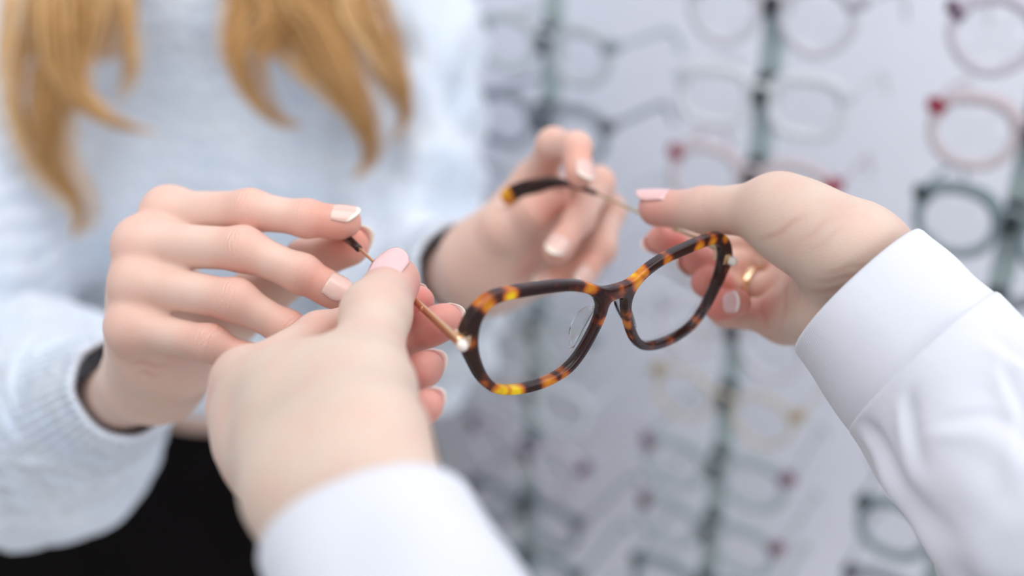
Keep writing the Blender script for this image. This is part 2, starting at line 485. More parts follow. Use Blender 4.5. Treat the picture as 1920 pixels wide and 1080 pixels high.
ORD = ['top', 'second', 'third', 'fourth', 'fifth', 'sixth', 'seventh', 'eighth', 'ninth', 'tenth']
cols = [
    ('rod nearest the blue sweater', r1, 60, 1040, ['grey_soft', 'charcoal', 'clear', 'grey_round', 'grey_soft', 'clear', 'plum_corner', 'charcoal', 'dark_teal', 'grey_soft']),
    ('middle rod', r2, -12, 1455, ['grey_round', 'clear', 'red_corner', 'grey_soft', 'grey_round', 'amber_thin', 'wine_corner', 'wine_corner', 'dark_teal', 'grey_soft']),
    ('rod nearest the white cuff', r3, 35, 1955, ['plum_corner', 'red_corner', 'dark_teal', 'charcoal', 'grey_soft', 'clear', 'dark_teal', 'charcoal', 'grey_soft']),
]
for ci, (cn, base, y0, x0, keys) in enumerate(cols):
    t = empty('display_rod', (base[0], base[1], .35))
    setp(t, {0: 'grey green acrylic display rod nearest the blue sweater', 1: 'grey green acrylic display rod in the middle, behind the ringed hand', 2: 'grey green acrylic display rod at the picture edge above the white cuff'}[ci], 'display rod', 'acrylic display rods on the wall')
    v, f = box((base[0], base[1], 1.15), .016, .010, 1.6, WD, WN, (0, 0, 1)); obj('rod', v, f, ROD, t, smooth=False)
    for zz in (.5, 1.8):
        v, f = tube([base * [1, 1, 0] + [0, 0, zz], base * [1, 1, 0] - WN * .1735 + [0, 0, zz]], .006, 12); obj('wall_bracket', v, f, CLIP, t)
    z0 = z_at(base, y0, x0)
    for k, key in enumerate(keys):
        z = z0 - .0645 * k
        v1 = box((base[0] + WN[0] * .010, base[1] + WN[1] * .010, z), .011, .014, .015, WD, WN, (0, 0, 1))
        v2 = box((base[0] + WN[0] * .017, base[1] + WN[1] * .017, z - .009), .007, .006, .010, WD, WN, (0, 0, 1))
        v, f = join(v1, v2); obj('clip', v, f, CLIP, t, smooth=False)
        nm = STY[key][3]; nm = nm if 'eyeglasses' in nm else nm + ' eyeglasses'
        glasses_on(t, base * [1, 1, 0], z, key, f'{nm}, {ORD[k]} on the {cn}', f'eyeglasses on the {cn}', random.uniform(-.06, .06), random.uniform(-.04, .04))

# ------------------------------------------------------------------ hands
def finger_frames(J, hint):
    d = unit(J[3] - J[2]); a = unit(J[1] - J[2]); b = unit(J[3] - J[2])
    o = -(a + b)
    h = np.asarray(hint, float)
    dors = unit(h - d * (h @ d))
    return d, dors

RAD = {'index': (.0100, .0084, .0073, .0064), 'middle': (.0102, .0087, .0075, .0066), 'ring': (.0098, .0082, .0071, .0062), 'pinky': (.0088, .0071, .0062, .0054)}

def build_hand(spec, h=.0008):
    """spec: index/middle/ring/pinky joints [mcp,pip,dip,tip], thumb [cmc,mcp,ip,tip], wrist [radial, ulnar], forearm point"""
    s = spec.get('scale', 1.0)
    Fg = {k: [np.asarray(p, float) for p in spec[k]] for k in ('index', 'middle', 'ring', 'pinky')}
    TH = [np.asarray(p, float) for p in spec['thumb']]
    WR, WU = [np.asarray(p, float) for p in spec['wrist']]; FA = np.asarray(spec['forearm'], float)
    allp = np.array([p for q in Fg.values() for p in q] + TH + [WR, WU, FA] + [np.asarray(e[i]) for e in spec.get('extra', []) for i in (0, 1)])
    F = Field(allp.min(0) - .03, allp.max(0) + .03, h)
    order = ['index', 'middle', 'ring', 'pinky']
    wb = [WR + (WU - WR) * t for t in (.12, .4, .66, .92)]
    K = spec.get('blend', .012)
    prev = None
    for i, k in enumerate(order):
        mcp = Fg[k][0]; r = RAD[k][0] * s
        add_seg(F, mcp, wb[i], r * .98, .0125 * s, K, bul=.0012)
        if prev is not None:
            for t in (.16, .5, .8):
                a = prev[0] + (prev[1] - prev[0]) * t; b = mcp + (wb[i] - mcp) * t
                add_seg(F, a, b, .0088 * s, .0088 * s, K)
        prev = (mcp, wb[i])
    off = unit(FA - (WR + WU) / 2) * .02
    add_seg(F, WR, FA + (WR - WU) * .3, .0140 * s, .0165 * s, .016)
    add_seg(F, WU, FA - (WR - WU) * .3, .0135 * s, .0165 * s, .016)
    for a, b, ra, rb in spec.get('extra', []): add_seg(F, np.asarray(a), np.asarray(b), ra, rb, K)
    for kv in spec.get('knuckle', []): add_seg(F, np.asarray(kv), np.asarray(kv) + .0001, .0080, .0080, .007)
    # thumb
    tr = np.array(spec.get('thumb_r', (.0150, .0118, .0098, .0082))) * s
    def put(chain, rads, k0, sig, joints_bulge=.0005, tipflat=None):
        lo = np.min(chain, 0) - .035; hi = np.max(chain, 0) + .035
        sl, G = F.sub(lo, hi)
        d = None
        for a, b, ra, rb in zip(chain[:-1], chain[1:], rads[:-1], rads[1:]):
            q = seg(G, a, b, ra, rb, bul=joints_bulge)
            d = q if d is None else smin(d, q, .004)
        # soft pad on the inside of the last joint
        d0 = np.sqrt((G[0] - chain[0][0]) ** 2 + (G[1] - chain[0][1]) ** 2 + (G[2] - chain[0][2]) ** 2)
        kk = (k0 * np.exp(-(d0 / sig) ** 2) + .0013).astype(np.float32)
        F.D[sl] = smin(F.D[sl], d, kk)
    # the web between thumb and index side
    web = spec.get('web', .007)
    sl, G = F.sub(np.min(TH, 0) - .04, np.max(TH, 0) + .04)
    add_seg(F, TH[0], TH[1], tr[0], tr[1], .016, bul=.0005)
    if web: add_seg(F, TH[0] + (TH[1] - TH[0]) * .62, Fg['index'][0] + (wb[0] - Fg['index'][0]) * .45, web, web, .014)
    put(TH[1:], tr[1:], .012, .016)
    for k in order:
        rr = [q * s for q in RAD[k]]
        put(Fg[k], rr, .010, .016)
        d, dors = finger_frames(Fg[k], spec['dorsal'][k])
        tip = Fg[k][3] - dors * rr[3] * .18 - d * rr[3] * .5
        put([Fg[k][3] - d * .006 - dors * .0008, tip], [rr[3], rr[3] * .98], .003, .01, 0)
    v, q = surface(F, 3)
    # skin attributes
    n = vnormals(v, q)
    red = np.full(len(v), spec.get('red0', .10)); fs_ = np.zeros(len(v)); fm_ = np.zeros(len(v)); ln = np.zeros(len(v))
    for k in order + ['thumb']:
        J = Fg[k] if k != 'thumb' else TH
        hint = np.asarray(spec['dorsal'][k], float)
        for j, (sg, am) in enumerate([(.011, .18), (.008, .26), (.007, .22), (.010, .55)]):
            if k == 'thumb' and j == 0: continue
            dd = np.linalg.norm(v - J[j], axis=1)
            red += am * spec.get('redk', 1.0) * np.exp(-np.maximum(dd - .007, 0) ** 2 / sg ** 2 * 1.5)
        for j in (1, 2):
            ax = unit(J[j + 1] - J[j - 1])
            t1, t2 = unit(J[j] - J[j - 1]), unit(J[j + 1] - J[j])
            dn = unit(hint - ax * (hint @ ax)); rel = v - J[j]; sa = rel @ ax
            near = np.linalg.norm(rel - dn * .007, axis=1)
            sd = np.clip(n @ dn, 0, 1)
            wgt = np.exp(-(sa / .0038) ** 2) * sd * (np.linalg.norm(rel, axis=1) < .014)
            fs_ = np.where(wgt > fm_, sa, fs_); fm_ = np.maximum(fm_, wgt * (.55 if j == 1 else .3))
            pal = np.clip(-(n @ dn), 0, 1) * (np.linalg.norm(rel, axis=1) < .014)
            ln = np.maximum(ln, .8 * pal * np.exp(-(sa / .0007) ** 2))
    for p0, p1, wd, st in spec.get('lines', []):
        p0, p1 = np.asarray(p0), np.asarray(p1); d = p1 - p0
        view = unit((p0 + p1) / 2 - CAM); dp = d - view * (d @ view)
        rel = v - p0; rel = rel - np.outer(rel @ view, view)          # the crease lies on the skin above this line
        t = np.clip(rel @ dp / (dp @ dp), 0, 1)
        rel = rel - t[:, None] * dp
        rel = rel + np.outer(np.sin(t * 5 + 60 * p0[0]) * .0010 * np.sin(np.pi * t), unit(np.cross(dp, view)))
        face = np.clip(-(n @ view), 0, 1) > .1
        ln = np.maximum(ln, st * np.exp(-(np.linalg.norm(rel, axis=1) / wd) ** 2) * np.sin(np.pi * np.clip(t, .03, .97)) ** .5 * face * (np.linalg.norm(v - (p0 + d * .5), axis=1) < .05))
    red = np.clip(red, 0, 1)
    nails = []
    for k in order + ['thumb']:
        if k in spec.get('no_nail', ()): continue
        J = Fg[k] if k != 'thumb' else TH
        rr = RAD[k][2:] if k != 'thumb' else (spec.get('thumb_r', (.0150, .0118, .0098, .0082))[2:])
        nails.append((k, J[2], J[3], unit(spec['dorsal'][k]), rr[0] * s, rr[1] * s, spec.get('nail_len', {}).get(k, 1.0), spec.get('nail_w', {}).get(k, .86)))
    return v, q, red, fs_, fm_, ln, nails

def nail_mesh(a, b, dors, ra, rb, ext=1.0, wid=.86):
    d = unit(b - a); dn = unit(dors - d * (dors @ d)); sd = np.cross(d, dn); L = np.linalg.norm(b - a)
    nu, nv = 13, 22; vs = []; at = []
    half = rb * wid
    for j in range(nv):
        t = j / (nv - 1)
        for i in range(nu):
            u = -1 + 2 * i / (nu - 1)
            s0 = L - rb * .95 + .0012 * u * u            # cuticle
            s1 = L + rb * (.86 + .22 * ext) - rb * .55 * u * u
            s_ = s0 + (s1 - s0) * t
            wdt = half * (1 - .10 * (1 - t) ** 2) * (1 - .12 * max(0, t - .75) / .25)
            x = u * wdt
            z = rb * 1.0 - (1 - math.sqrt(max(0, 1 - (x / (rb * 1.12)) ** 2))) * rb * .95
            z += .00025 - .0018 * max(0, t - .45) ** 2 - .0007 * max(0, .12 - t) / .12
            p = a + d * s_ + sd * x + dn * z
            vs.append(p); at.append(float(np.clip((t - .86 + .05 * u * u) / .05, 0, 1)))
    n = len(vs)
    vs += [p - dn * .00055 for p in vs]; at += at
    fs = []
    for j in range(nv - 1):
        for i in range(nu - 1):
            q = (j * nu + i, j * nu + i + 1, (j + 1) * nu + i + 1, (j + 1) * nu + i)
            fs.append(q[::-1]); fs.append(tuple(k + n for k in q))
    ring = [i for i in range(nu)] + [j * nu + nu - 1 for j in range(1, nv)] + [(nv - 1) * nu + i for i in range(nu - 2, -1, -1)] + [j * nu for j in range(nv - 2, 0, -1)]
    for k in range(len(ring)):
        p, q = ring[k], ring[(k + 1) % len(ring)]
        fs.append((p, q, q + n, p + n))
    return vs, fs, at

def person_body(root, name, hands, extras, mat, nmat):
    """one mesh for all skin; nails are its own sub-parts"""
    Vs, Qs, A = [], [], [[], [], [], []]; o = 0; nails = []
    for v, q, r_, fs_, fm_, ln, nl in hands:
        Vs.append(v); Qs.append(q + o); o += len(v); nails += nl
        for arr, x in zip(A, (r_, fs_, fm_, ln)): arr.append(x)
    for v, q in extras:
        Vs.append(v); Qs.append(q + o); o += len(v)
        A[0].append(np.full(len(v), .12)); [A[i].append(np.zeros(len(v))) for i in (1, 2, 3)]
    b = obj(name, np.vstack(Vs), np.vstack(Qs), mat, root, attrs=dict(red=np.concatenate(A[0]), fold_s=np.concatenate(A[1]), fold_m=np.concatenate(A[2]), line=np.concatenate(A[3])))
    for k, a, bb, dn, ra, rb, ext, wid in nails:
        vs, fs, at = nail_mesh(a, bb, dn, ra, rb, ext, wid)
        if ext < .5 or ext == 1.2: at = [q * .12 for q in at]      # varnished right to the edge
        obj('fingernail', vs, fs, nmat, b, attrs=dict(free_edge=at))
    return b

PX = lambda *l: [C(*p) for p in l]

# customer's hand with the knuckles towards us, pinching the end of one temple
hand_a = dict(scale=1.0,
    index=PX((320, 400, .480), (470, 395, .463), (577, 410, .457), (648, 416, .455)),
    middle=PX((268, 458, .468), (456, 467, .452), (567, 514, .448), (634, 550, .447)),
    ring=PX((262, 531, .463), (442, 563, .447), (540, 618, .447), (590, 660, .45)),
    pinky=PX((252, 615, .460), (395, 644, .446), (465, 675, .447), (510, 710, .452)),
    thumb=PX((345, 655, .535), (480, 560, .500), (577, 492, .480), (655, 462, .471)),
    wrist=PX((318, 682, .535), (258, 716, .530)), forearm=C(190, 772, .60),
    extra=[(C(290, 675, .480), C(290, 720, .520), .014, .017), (C(350, 685, .492), C(315, 705, .52), .014, .016)],
    dorsal=dict(index=V(.1, .75, -.66), middle=V(.35, .35, -.87), ring=V(.3, .3, -.9), pinky=V(.2, .2, -.95), thumb=V(.35, .55, .75)),
    lines=[(C(240, 683, .455), C(318, 684, .455), .0010, .8), (C(255, 700, .46), C(300, 702, .46), .0010, .7)],
    no_nail=('ring', 'pinky'), red0=.10, nail_len=dict(index=.9, middle=.3),
    knuckle=PX((308, 396, .478), (258, 457, .466), (252, 532, .461), (243, 614, .459)))
# optician's hand closest to us, thumb on top of the temple
hand_b = dict(scale=1.0,
    index=PX((462, 712, .385), (600, 630, .408), (700, 592, .426), (784, 566, .434)),
    middle=PX((455, 772, .385), (610, 705, .412), (745, 642, .420), (834, 602, .416)),
    ring=PX((475, 836, .372), (620, 770, .400), (745, 718, .404), (800, 690, .400)),
    pinky=PX((517, 896, .362), (640, 826, .380), (745, 790, .382), (802, 760, .378)),
    thumb=PX((692, 800, .325), (684, 690, .368), (705, 588, .394), (737, 529, .414)),
    wrist=PX((694, 845, .310), (570, 925, .312)), forearm=C(775, 1170, .275),
    extra=[(C(560, 720, .365), C(640, 760, .345), .014, .016)],
    dorsal=dict(index=V(.45, .5, .75), middle=V(.6, .35, .7), ring=V(.6, .45, .6), pinky=V(.55, .5, .6), thumb=V(-.12, .62, -.75)),
    thumb_r=(.0132, .0128, .0120, .0100), web=.010, red0=.06, redk=1.15, nail_w=dict(thumb=.68), nail_len=dict(thumb=.3))
# optician's other hand, palm towards us, thumb over the other temple
hand_c = dict(scale=1.0,
    index=PX((1505, 445, .510), (1402, 448, .538), (1305, 462, .524), (1238, 450, .506)),
    middle=PX((1495, 495, .512), (1425, 492, .542), (1364, 501, .520), (1305, 490, .497)),
    ring=PX((1482, 548, .504), (1380, 538, .523), (1347, 536, .503), (1322, 530, .488)),
    pinky=PX((1472, 598, .490), (1362, 582, .503), (1350, 573, .485), (1384, 567, .476)),
    thumb=PX((1588, 462, .428), (1455, 394, .450), (1322, 394, .472), (1232, 390, .485)),
    wrist=PX((1640, 490, .432), (1580, 590, .442)), forearm=C(1760, 712, .408),
    extra=[(C(1592, 484, .427), C(1485, 420, .446), .0160, .0145), (C(1475, 590, .488), C(1565, 600, .448), .010, .013)], blend=.007,
    dorsal=dict(index=V(-.75, -.5, .3), middle=V(-.7, -.2, .6), ring=V(-.8, -.3, .4), pinky=V(-.35, .1, -.9), thumb=V(-.05, .93, -.35)),
    lines=[(C(1425, 452, .46), C(1505, 408, .45), .0013, .9), (C(1480, 505, .48), C(1465, 612, .48), .0011, 1.0), (C(1430, 560, .48), C(1436, 612, .48), .0010, .9), (C(1510, 545, .45), C(1600, 548, .43), .0013, .8), (C(1530, 528, .44), C(1610, 520, .43), .0012, .7), (C(1545, 512, .44), C(1625, 500, .43), .0012, .5), (C(1500, 452, .44), C(1560, 410, .43), .0012, .45), (C(1520, 470, .44), C(1590, 425, .43), .0012, .35), (C(1318, 362, .47), C(1326, 404, .47), .0010, .3)],
    thumb_r=(.0160, .0128, .0094, .0080), web=.008, red0=.12, redk=1.1, no_nail=('ring',), nail_len=dict(thumb=1.2))
# customer's other hand, further away
hand_d = dict(scale=1.0,
    index=PX((1008, 335, .603), (1038, 272, .570), (1080, 276, .552), (1088, 328, .543)),
    middle=PX((1068, 372, .612), (1120, 345, .580), (1085, 412, .561), (1043, 470, .549)),
    ring=PX((1075, 420, .621), (1143, 395, .593), (1128, 468, .575), (1088, 522, .566)),
    pinky=PX((1060, 468, .626), (1123, 465, .607), (1080, 512, .593), (1018, 530, .589)),
    thumb=PX((885, 488, .605), (948, 430, .580), (1000, 396, .568), (1040, 368, .566)),
    wrist=PX((905, 470, .610), (900, 525, .615)), forearm=C(835, 530, .68),
    extra=[(C(920, 500, .60), C(960, 470, .60), .016, .014), (C(930, 545, .62), C(1030, 500, .625), .012, .012)],
    dorsal=dict(index=V(.5, .3, -.8), middle=V(-.1, .25, -.95), ring=V(.3, .1, -.9), pinky=V(0, .3, -.9), thumb=V(-.3, .3, .9)),
    web=.007, red0=.14, redk=.9)

def cone_mesh(a, b, ra, rb, n=20):
    v, f = tube([np.asarray(a) + (np.asarray(b) - a) * t for t in np.linspace(0, 1, 6)], np.linspace(ra, rb, 6), n, False)
    return np.array(v), np.array(f)

customer = empty('person', (-.26, .99, 0))
setp(customer, 'person in a fluffy pale blue sweater with long blond hair, holding both temples', 'person')
optician = empty('person', C(1000, 1300, .22))
setp(optician, 'person in a white coat whose two arms reach in holding out the glasses', 'person')

HA, HB, HC, HD = [build_hand(s) for s in (hand_a, hand_b, hand_c, hand_d)]

# customer's trunk, arms (inside the sweater) as part of the body
SH_R, SH_L = np.array([-.43, .99, 1.38]), np.array([-.10, 1.0, 1.385])
EL_R, EL_L = C(-90, 800, .86), C(775, 590, .90)
WA, WDn = C(190, 772, .60), C(835, 530, .68)
Fb = Field((-.56, .70, .86), (.05, 1.16, 1.5), .008)
for a, b, ra, rb, sc in [((-.26, .99, .90), (-.26, .985, 1.08), .092, .088, (.66, 1, 1)), ((-.26, .985, 1.08), (-.26, .99, 1.33), .086, .090, (.62, 1, 1)), ((-.26, 1.0, 1.36), (-.26, 1.0, 1.5), .055, .05, (1, 1, 1))]:
    add_seg(Fb, a, b, ra, rb, .04, sc)
for a, b, ra, rb in [(SH_R, EL_R, .045, .038), (SH_L, EL_L, .045, .038)]: add_seg(Fb, a, b, ra, rb, .03)
trunk = surface(Fb, 2)
person_body(customer, 'body', [HA, HD], [trunk, cone_mesh(WA, EL_R, .030, .038), cone_mesh(WDn, EL_L, .028, .038)], SKIN_C, NAIL_C)
ELB_B, ELB_C = C(1010, 1700, .215), C(2330, 1330, .365)
SHO_B, SHO_C = np.array([-.20, -.22, 1.37]), np.array([.27, -.22, 1.37])
body_o = person_body(optician, 'body', [HB, HC], [cone_mesh(C(775, 1170, .275), ELB_B, .020, .030), cone_mesh(ELB_B, SHO_B, .028, .036), cone_mesh(ELB_C, SHO_C, .028, .036), cone_mesh(C(1760, 712, .408), ELB_C, .022, .030)], SKIN_O, NAIL_O)

# gold ring on the optician's ring finger
a_, b_ = hand_c['ring'][0], hand_c['ring'][1]
rc = a_ + (b_ - a_) * .66; ax = unit(b_ - a_); e1 = unit(np.cross(ax, [0, 0, 1])); e2 = np.cross(ax, e1)
vs = []; n1, n2 = 48, 10
for i in range(n1):
    t = 2 * math.pi * i / n1; rd = e1 * math.cos(t) + e2 * math.sin(t)
    for j in range(n2):
        s_ = 2 * math.pi * j / n2
        vs.append(rc + rd * (.0096 + .0011 * math.cos(s_)) + ax * .0028 * math.sin(s_))
fs = np.array([(i * n2 + j, i * n2 + (j + 1) % n2, ((i + 1) % n1) * n2 + (j + 1) % n2, ((i + 1) % n1) * n2 + j) for i in range(n1) for j in range(n2)])
o = obj('ring', vs, fs, GOLD, optician); o['label'] = 'polished gold ring'

# ------------------------------------------------------------------ white coat: cuffs and sleeves
def coat_mat():
    mt, nt, b = new_mat('white_cotton')
    b.inputs['Base Color'].default_value = lin(216, 218, 228); b.inputs['Roughness'].default_value = .8
    b.inputs['Specular IOR Level'].default_value = .2; b.inputs['Sheen Weight'].default_value = .15
    tc = nd(nt, 'ShaderNodeTexCoord'); mp = nd(nt, 'ShaderNodeMapping'); mp.inputs['Rotation'].default_value = (.5, .6, .3)
    nt.links.new(tc.outputs['Object'], mp.inputs['Vector'])
    wv = nd(nt, 'ShaderNodeTexWave'); wv.inputs['Scale'].default_value = 420; wv.inputs['Distortion'].default_value = .6
    n2 = nd(nt, 'ShaderNodeTexNoise'); n2.inputs['Scale'].default_value = 45; n2.inputs['Detail'].default_value = 3
    nt.links.new(mp.outputs[0], wv.inputs['Vector']); nt.links.new(tc.outputs['Object'], n2.inputs['Vector'])
    ma = nd(nt, 'ShaderNodeMath', operation='MULTIPLY_ADD'); ma.inputs[1].default_value = 9
    nt.links.new(n2.outputs['Fac'], ma.inputs[0]); nt.links.new(wv.outputs['Fac'], ma.inputs[2])
    bp = nd(nt, 'ShaderNodeBump'); bp.inputs['Strength'].default_value = .35; bp.inputs['Distance'].default_value = .0003
    nt.links.new(ma.outputs[0], bp.inputs['Height']); nt.links.new(bp.outputs['Normal'], b.inputs['Normal'])
    return mt
COAT = coat_mat()

def loft(cs, us, vs_, n=96, m=60, pinch=1.0, wr=None, thick=.0016, square=False):
    """cloth tube: centres, first and second half vectors; open at the start, with wall thickness"""
    cs, us, vs_ = [smooth_path(q, m) for q in (cs, us, vs_)]
    P = np.zeros((m, n, 3))
    if square:      # keep the section square to the arm where the arm bends
        tt = np.gradient(cs, axis=0); tt /= np.linalg.norm(tt, axis=1, keepdims=True)
        for i in range(m):
            w_ = min(1.0, max(0.0, (i / m - .25) * 5))
            uq = unit(us[i] - tt[i] * (us[i] @ tt[i])) * np.linalg.norm(us[i]); vq = unit(np.cross(tt[i], uq)) * np.linalg.norm(vs_[i])
            if vq @ vs_[i] < 0: vq = -vq
            us[i] = us[i] * (1 - w_) + uq * w_; vs_[i] = vs_[i] * (1 - w_) + vq * w_
    th = 2 * math.pi * np.arange(n) / n
    cx = np.sign(np.cos(th)) * np.abs(np.cos(th)) ** (1 / pinch); sy = np.sin(th)
    for i in range(m): P[i] = cs[i] + np.outer(cx, us[i]) + np.outer(sy, vs_[i])
    nrm = P - cs[:, None]; nrm /= np.linalg.norm(nrm, axis=2, keepdims=True)
    if wr is not None: P = P + nrm * wr(P.reshape(-1, 3), np.repeat(np.linspace(0, 1, m), n), np.tile(th, m)).reshape(m, n)[:, :, None]
    ax = np.gradient(cs, axis=0); ax /= np.linalg.norm(ax, axis=1, keepdims=True)
    rows = []
    for i in range(min(m, 14) - 1, -1, -1): rows.append(P[i] - nrm[i] * thick * 2)    # inner wall
    rows.append(P[0] - nrm[0] * thick * 1.7 - ax[0] * thick * .8)
    rows.append(P[0] - nrm[0] * thick * .3 - ax[0] * thick * .8)
    for i in range(m): rows.append(P[i])
    M_ = len(rows); V_ = np.concatenate(rows)
    f = np.array([(i * n + k, i * n + (k + 1) % n, (i + 1) * n + (k + 1) % n, (i + 1) * n + k) for i in range(M_ - 1) for k in range(n)])
    return V_, f

# right-hand cuff in the picture
def wr_c(p, t, th): return .0010 * waves(p, .05, 3) * np.clip(t * 3, .25, 1)
c0, c1 = C(1612, 551, .425), C(1737, 687, .412)
u0 = (C(1730, 441, .425) - C(1491, 659, .425)) / 2; u1 = (C(1872, 562, .412) - C(1601, 806, .412)) / 2
v0 = unit(np.cross(c1 - c0, u0)) * .0280; v1 = unit(np.cross(c1 - c0, u1)) * .032
V_, f = loft([c0, (c0 + c1) / 2, c1, c1 + (c1 - c0) * .12], [u0, (u0 + u1) / 2 * .995, u1 * .985, u1 * .96], [v0, (v0 + v1) / 2, v1 * .985, v1 * .96], pinch=1.15, wr=wr_c)
coat = empty('lab_coat', tuple(C(1000, 1300, .22))); coat.parent = optician; coat.location = (0, 0, 0)
coat['label'] = 'white cotton coat sleeves'
obj('cuff', V_, f, COAT, coat)
def wr_s(p, t, th):
    fold = np.sin(th * 3 + t * 9 + 1.2 * waves(p, .16, 5)) * .0016 * np.clip(t * 5, 0, 1)
    crease = 0; jig = .12 * waves(p, .05, 14)
    for sd in (1, -1):
        for a_, b_, w_, dp_, t0, t1 in ((1.9, 2.2, .10, .0022, .02, .20), (1.2, -2.0, .09, .0016, .05, .26), (2.75, -.6, .13, .0030, .0, .45), (.8, 3.0, .08, .0014, .10, .34), (2.3, -3.2, .08, .0013, .12, .40)):
            ff = np.angle(np.exp(1j * (th - sd * (a_ + b_ * t + jig))))
            win = np.clip((t - t0) / .05, 0, 1) * np.clip((t1 - t) / .08, 0, 1)
            crease = crease + dp_ * win * (np.exp(-((ff - .16) / w_) ** 2) * .6 - np.exp(-(ff / w_) ** 2))
    return fold + crease + .0024 * waves(p, .07, 11) * np.clip(t * 4, .0, 1) + .0011 * waves(p, .028, 12) * np.clip(t * 4, .1, 1)
u2 = (C(2065, 750, .395) - C(1722, 1005, .395)) / 2; c2 = C(1893, 878, .395)
c3 = ELB_C; u3 = unit(u2) * .055
V_, f = loft([c1 - (c1 - c0) * .02, c2, c3, (c3 + SHO_C) / 2, SHO_C], [u1 * 1.035, u2, u3, unit(u2) * .06, unit(u2) * .066], [v1 * 1.07, unit(v1) * .037, unit(v1) * .05, unit(v1) * .056, unit(v1) * .064], n=140, m=190, wr=wr_s, square=True)
obj('sleeve', V_, f, COAT, coat)
# near cuff
c0, c1 = C(688, 1000, .298), C(836, 1300, .262)
u0 = (C(868, 912, .298) - C(488, 1088, .298)) / 2; v0 = unit(np.cross(c1 - c0, u0)) * .0235
V_, f = loft([c0, (c0 + c1) / 2, c1], [u0, u0 * 1.02, u0 * 1.04], [v0, v0 * 1.04, v0 * 1.08], pinch=1.1, wr=wr_c)
obj('cuff', V_, f, COAT, coat)
V_, f = loft([c1 - (c1 - c0) * .02, (c1 + ELB_B) / 2, ELB_B, (ELB_B + SHO_B) / 2 - [0, 0, .01], SHO_B], [u0 * 1.07, unit(u0) * .042, unit(u0) * .050, unit(u0) * .058, unit(u0) * .066], [v0 * 1.18, unit(v0) * .040, unit(v0) * .046, unit(v0) * .055, unit(v0) * .064], n=140, m=110, wr=wr_s, square=True)
obj('sleeve', V_, f, COAT, coat)

# ------------------------------------------------------------------ sweater, trousers, hair
def knit_mat(name, rib=False):
    mt, nt, b = new_mat(name)
    tc = nd(nt, 'ShaderNodeTexCoord')
    n1 = nd(nt, 'ShaderNodeTexNoise'); n1.inputs['Scale'].default_value = 30; n1.inputs['Detail'].default_value = 5
    nt.links.new(tc.outputs['Object'], n1.inputs['Vector'])
    mx = nd(nt, 'ShaderNodeMix', data_type='RGBA'); mx.inputs[6].default_value = lin(204, 220, 244); mx.inputs[7].default_value = lin(240, 246, 252)
    nt.links.new(n1.outputs['Fac'], mx.inputs[0]); nt.links.new(mx.outputs[2], b.inputs['Base Color'])
    b.inputs['Roughness'].default_value = .95; b.inputs['Specular IOR Level'].default_value = .1
    b.inputs['Sheen Weight'].default_value = .5; b.inputs['Sheen Roughness'].default_value = .6
    n2 = nd(nt, 'ShaderNodeTexNoise'); n2.inputs['Scale'].default_value = 220; n2.inputs['Detail'].default_value = 4
    vo = nd(nt, 'ShaderNodeTexVoronoi'); vo.inputs['Scale'].default_value = 95
    nt.links.new(tc.outputs['Object'], n2.inputs['Vector']); nt.links.new(tc.outputs['Object'], vo.inputs['Vector'])
    ad = nd(nt, 'ShaderNodeMath', operation='ADD'); nt.links.new(n2.outputs['Fac'], ad.inputs[0]); nt.links.new(vo.outputs['Distance'], ad.inputs[1])
    bp = nd(nt, 'ShaderNodeBump'); bp.inputs['Strength'].default_value = .8; bp.inputs['Distance'].default_value = .004
    nt.links.new(ad.outputs[0], bp.inputs['Height']); nt.links.new(bp.outputs['Normal'], b.inputs['Normal'])
    return mt
KNIT = knit_mat('fluffy_knit'); 

CUFA0, CUFA1 = C(238, 722, .556), C(155, 775, .622)
CUFD0, CUFD1 = C(872, 508, .645), C(800, 545, .74)
Fs = Field((-.68, .42, .96), (.06, 1.18, 1.52), .0055)
for a, b, ra, rb, sc in [((-.26, .985, 1.05), (-.26, .98, 1.20), .104, .106, (.66, 1, 1)), ((-.26, .98, 1.20), (-.26, .99, 1.345), .106, .100, (.60, 1, 1))]:
    add_seg(Fs, a, b, ra, rb, .04, sc)
for x in (-.335, -.185): add_seg(Fs, (x, .905, 1.225), (x, .93, 1.25), .058, .05, .06)
add_seg(Fs, (-.26, 1.0, 1.38), (-.26, 1.0, 1.42), .085, .07, .04)
MID_R = C(70, 790, .72)
for a, b, ra, rb in [(SH_R + [0, 0, -.005], EL_R, .066, .075), (EL_R, MID_R, .075, .070), (MID_R, CUFA1, .072, .044),
                     (SH_L, EL_L, .062, .062), (EL_L, CUFD1, .060, .042)]:
    add_seg(Fs, a, b, ra, rb, .03)
# open the body at the hem
sl, G = Fs.sub(Fs.lo, Fs.lo + Fs.n * Fs.h)
sx, sy, sz = G
hem = 1.024 - sz
core = ((sx + .26) ** 2 / .20 ** 2 + (sy - .99) ** 2 / .17 ** 2) < 1
arm_side = (sx > -.47)
Fs.D = np.where(core & (hem > -.03), np.maximum(Fs.D, hem), Fs.D).astype(np.float32)
sv, sq = surface(Fs, 2)
sn = vnormals(sv, sq)
slv = np.clip((-.40 - sv[:, 0]) / .06, 0, 1) + np.clip((sv[:, 0] + .13) / .05, 0, 1)
front = np.clip((.97 - sv[:, 1]) / .05, 0, 1)
disp = .010 * waves(sv, .11, 21) * np.clip(slv + .15, 0, 1) + .005 * waves(sv, .05, 22) * np.clip(slv + .2, 0, 1)
zig = np.abs(((sv[:, 0] / .018) % 2) - 1)                       # chevron knit across the chest
disp = disp + .0022 * np.sin(2 * math.pi * (sv[:, 2] + .010 * zig) / .017) * (1 - np.clip(slv, 0, 1))
sv = sv + sn * disp[:, None]
sweater = obj('sweater', sv, sq, KNIT, customer)
def rib(p, t, th): return .0009 * np.sin(th * 46) + .0006 * waves(p, .03, 31)
RIBM = knit_mat('rib_knit')
